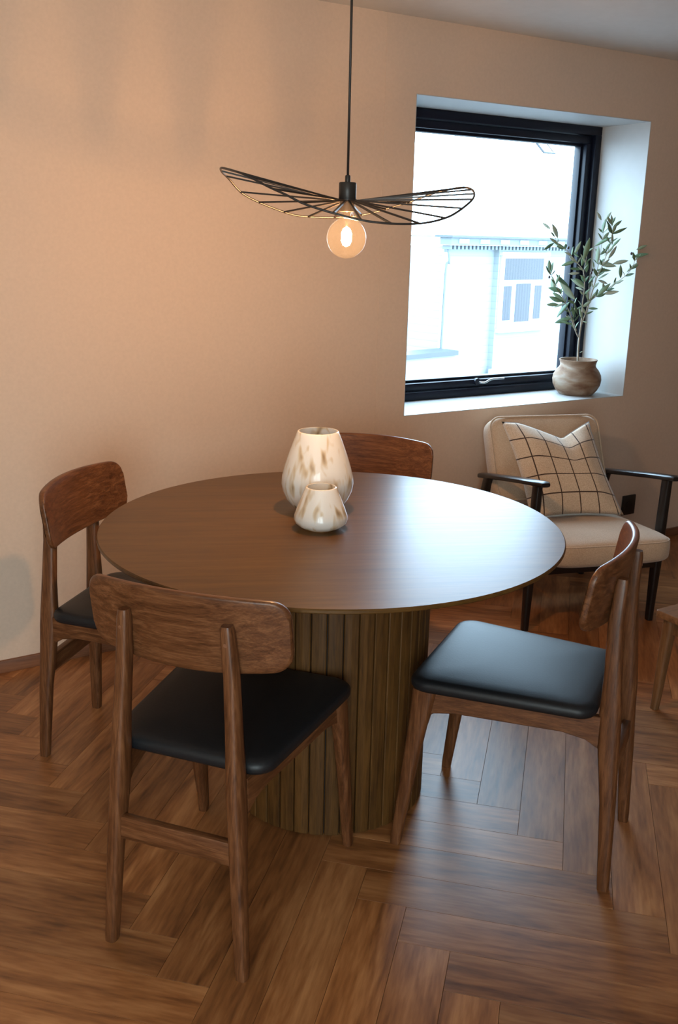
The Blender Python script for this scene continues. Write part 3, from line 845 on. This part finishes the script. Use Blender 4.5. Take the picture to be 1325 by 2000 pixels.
def leafmesh(w):
    vv, ff = [], []
    st = [(0, .0), (.12, .45), (.3, .85), (.5, 1), (.72, .75), (.88, .4), (1, 0)]
    for t, k in st:
        zc = -.10*(t-.5)**2+.025
        vv += [(t, -w*k/2, zc+.03*k*w*4*.5), (t, 0, zc), (t, w*k/2, zc+.03*k*w*4*.5)]
    m_ = len(vv)
    vv += [(a, b, c-.012) for a, b, c in vv]
    for k in range(len(st)-1):
        for j in (0, 1):
            a = k*3+j; ff.append((a, a+1, a+4, a+3)); ff.append((a+m_, a+3+m_, a+4+m_, a+1+m_))
        ff.append((k*3, k*3+3, k*3+3+m_, k*3+m_)); ff.append((k*3+2, k*3+2+m_, k*3+5+m_, k*3+5))
    me = bpy.data.meshes.new('leaf'); me.from_pydata(vv, [], ff); me.materials.append(M['leaf'])
    me.polygons.foreach_set('use_smooth', [True]*len(me.polygons))
    return me
leaf_mes = [leafmesh(.27), leafmesh(.33), leafmesh(.23)]
def leaf(a, b, roll=None):
    d = b-a; ln = d.length; xa = d/ln
    fr = Vector((-vd.x, -vd.y, .35)).normalized()
    fr = (fr+Vector((random.uniform(-.7, .7), random.uniform(-.7, .7), random.uniform(-.4, .6)))).normalized()
    ya = fr.cross(xa)
    if ya.length < .05: ya = Vector((0, 0, 1)).cross(xa)
    ya.normalize(); za = xa.cross(ya)
    o = link('leaf', random.choice(leaf_mes), None, plant)
    mt = Matrix((xa, ya, za)).transposed().to_4x4(); mt.translation = a
    o.matrix_local = mt @ Matrix.Scale(ln, 4)
LV = [(280, 345, 235, 225), (212, 268, 142, 213), (340, 440, 248, 392), (242, 398, 150, 462), (430, 500, 492, 380), (522, 530, 572, 352), (200, 660, 195, 560), (205, 690, 232, 580), (190, 670, 168, 610),
      (238, 860, 222, 720), (310, 850, 188, 822), (425, 915, 300, 770), (400, 900, 265, 700), (320, 940, 225, 868), (300, 945, 196, 903), (270, 975, 170, 978), (330, 965, 236, 1002), (375, 955, 262, 1095), (380, 1105, 245, 1150), (400, 1160, 300, 1135),
      (520, 815, 400, 735), (520, 790, 430, 725), (505, 830, 440, 805), (470, 670, 380, 680), (480, 640, 390, 630), (430, 565, 315, 605), (640, 570, 655, 420), (625, 415, 770, 335), (690, 290, 720, 170), (720, 180, 770, 105), (775, 280, 728, 180), (680, 175, 643, 108),
      (780, 225, 770, 130), (790, 240, 865, 178), (780, 300, 905, 245), (775, 400, 780, 300), (775, 425, 852, 345), (745, 525, 815, 415), (710, 465, 770, 375), (655, 575, 810, 600), (790, 575, 920, 545), (640, 640, 760, 640), (650, 735, 730, 765), (655, 720, 742, 668),
      (640, 880, 755, 765), (700, 860, 832, 835), (760, 800, 815, 740), (850, 700, 850, 585), (915, 645, 1005, 565), (960, 510, 1095, 478), (1000, 440, 1090, 400), (560, 1005, 640, 1005), (500, 1130, 545, 1138), (550, 915, 545, 840), (600, 830, 625, 790),
      (490, 1100, 470, 1010), (430, 1090, 400, 1020), (450, 1060, 420, 960), (540, 660, 550, 560), (500, 600, 520, 500), (470, 520, 420, 480), (660, 680, 690, 610), (570, 800, 590, 700), (560, 760, 620, 690), (530, 720, 480, 690), (585, 905, 650, 830), (470, 1430, 495, 1415), (610, 620, 600, 560), (700, 500, 740, 490)]
for X, Y, X2, Y2 in LV:
    d = random.uniform(-.06, .0)
    p0, p1 = pp(X, Y, d), pp(X2, Y2, d+random.uniform(-.012, .012))
    leaf(p0-(p1-p0)*.08, p1+(p1-p0)*.06)
for P3 in anchors:
    for k in range(3, len(P3)-1, 3):
        a = P3[k]; t = (P3[min(k+1, len(P3)-1)]-P3[k-1]).normalized()
        for q in (-1, 1):
            dirv = (t*.6+le*q*random.uniform(.3, .8)-vd*random.uniform(-.1, .5)+Vector((0, 0, random.uniform(-.1, .4)))).normalized()
            leaf(a, a+dirv*random.uniform(.032, .052))
for X, Y in ((595, 640), (585, 668), (950, 478), (378, 438), (195, 718)):
    c = pp(X, Y, -.035); v, fcs = lathe([(.0005, -.007), (.004, -.005), (.0056, 0), (.004, .005), (.0005, .007)], 12)
    o = put('olive_fruit', v, fcs, M['olive'], plant, True); o.location = c

# ------------------------------------------------------------------ outside: neighbouring house
K = .60
fa = math.radians(10.7)
FO = Vector((0, 24*K, 0))
def ez(z): return CAM_Z+(z-CAM_Z)*K
house = tag(empty('neighbour_house', (FO.x, FO.y, 0), fa), 'pale clapboard house across the street with ornate cornice, seen through the window', 'building')
GZ = -6.0
def hb(nm, s0, s1, d0, d1, z0, z1, mat, par=house, bev=0):
    return box(nm, s0*K, s1*K, d0, d1, ez(z0) if z0 > -90 else GZ, ez(z1), mat, par, bev)
hb('wall', 21.95, 40, 0.0, 1.0, -99, 1.30, M['siding'])
hb('corner_board', 21.85, 22.2, -.03, 0.0, -99, 1.1, M['ext_white'])
cor = hb('cornice', 21.7, 40.2, -.32, 0.0, 1.34, 1.60, M['ext_cornice'])
hb('cornice_cap', 21.6, 40.3, -.40, 0.1, 1.60, 1.68, M['ext_grey'], cor)
for i in range(46):
    s_ = 21.8+i*.21
    hb('dentil', s_, s_+.11, -.24, -.02, 1.20, 1.335, M['ext_cornice'], cor)
for i in range(14):
    s_ = 22.1+i*1.15
    hb('bracket', s_, s_+.5, -.345, -.32, 1.40, 1.55, M['ext_white'], cor)
hb('roof', 21.9, 40, 0.05, 1.0, 1.605, 1.66, M['ext_roof'])
v, fcs = tube(spline([(21.9*K, -.12, ez(1.2)), (21.98*K, -.12, ez(1.0)), (22.05*K, -.10, ez(.7)), (21.98*K, -.06, ez(.4)), (21.93*K, -.06, ez(-3.4))], 4), .022, 6)
put('downpipe', v, fcs, M['ext_cornice'], house, True)
bay = hb('bay', 24.75, 27.95, -.14, -.001, -99, 1.24, M['siding'])
hb('bay_cap', 24.65, 28.05, -.20, -.001, 1.24, 1.31, M['ext_grey'], bay)
hb('bay_base_trim', 24.55, 28.1, -.19, -.14, -3.5, -3.22, M['ext_white'], bay)
wf = hb('window', 24.86, 27.64, -.19, -.14, -1.72, 1.08, M['ext_white'])
hb('window_hood', 24.78, 27.75, -.23, -.14, 1.0, 1.12, M['ext_white'], wf)
hb('window_sill', 24.78, 27.72, -.25, -.14, -1.85, -1.70, M['ext_white'], wf)
for a, b, c, d in ((25.05, 27.45, .10, .90), (25.06, 25.53, -1.40, -.12), (25.80, 26.72, -1.48, -.04), (26.98, 27.42, -1.40, -.12)):
    hb('pane', a, b, -.196, -.19, c, d, M['far_pane'], wf)
annex = tag(empty('low_annex', (FO.x, FO.y, 0), fa), 'low white annex wall with grey roof edge, left of the clapboard house outside', 'building')
hb('wall', 15.0, 21.72, -.6, -.1, -99, -2.42, M['siding'], annex)
hb('roof_edge', 14.9, 21.74, -.66, -.1, -2.42, -2.26, M['ext_grey'], annex)
# bracket hanging in at the top of the view
brk = house
v, fcs = tube([(25.45*K, -.4, ez(5.7)), (25.73*K, -.4, ez(5.14)), (26.43*K, -.4, ez(4.71)), (27.13*K, -.4, ez(4.72))], .026, 6)
put('mast_bracket', v, fcs, M['ext_grey'], brk)
v, fcs = tube([(26.0*K, -.4, ez(5.7)), (26.35*K, -.4, ez(5.16)), (27.05*K, -.4, ez(4.74))], .012, 6)
put('mast_brace', v, fcs, M['ext_grey'], brk)
v, fcs = tube([(25.45*K, -.4, ez(5.7)), (29*K, -.2, ez(6.2)), (33*K, .3, ez(1.6))], .03, 6)
put('mast_arm', v, fcs, M['ext_grey'], brk)
tag(box('street', -40, 60, 4.2, 60, GZ-.2, GZ, M['asphalt']), 'grey street far below the window', kind='structure')
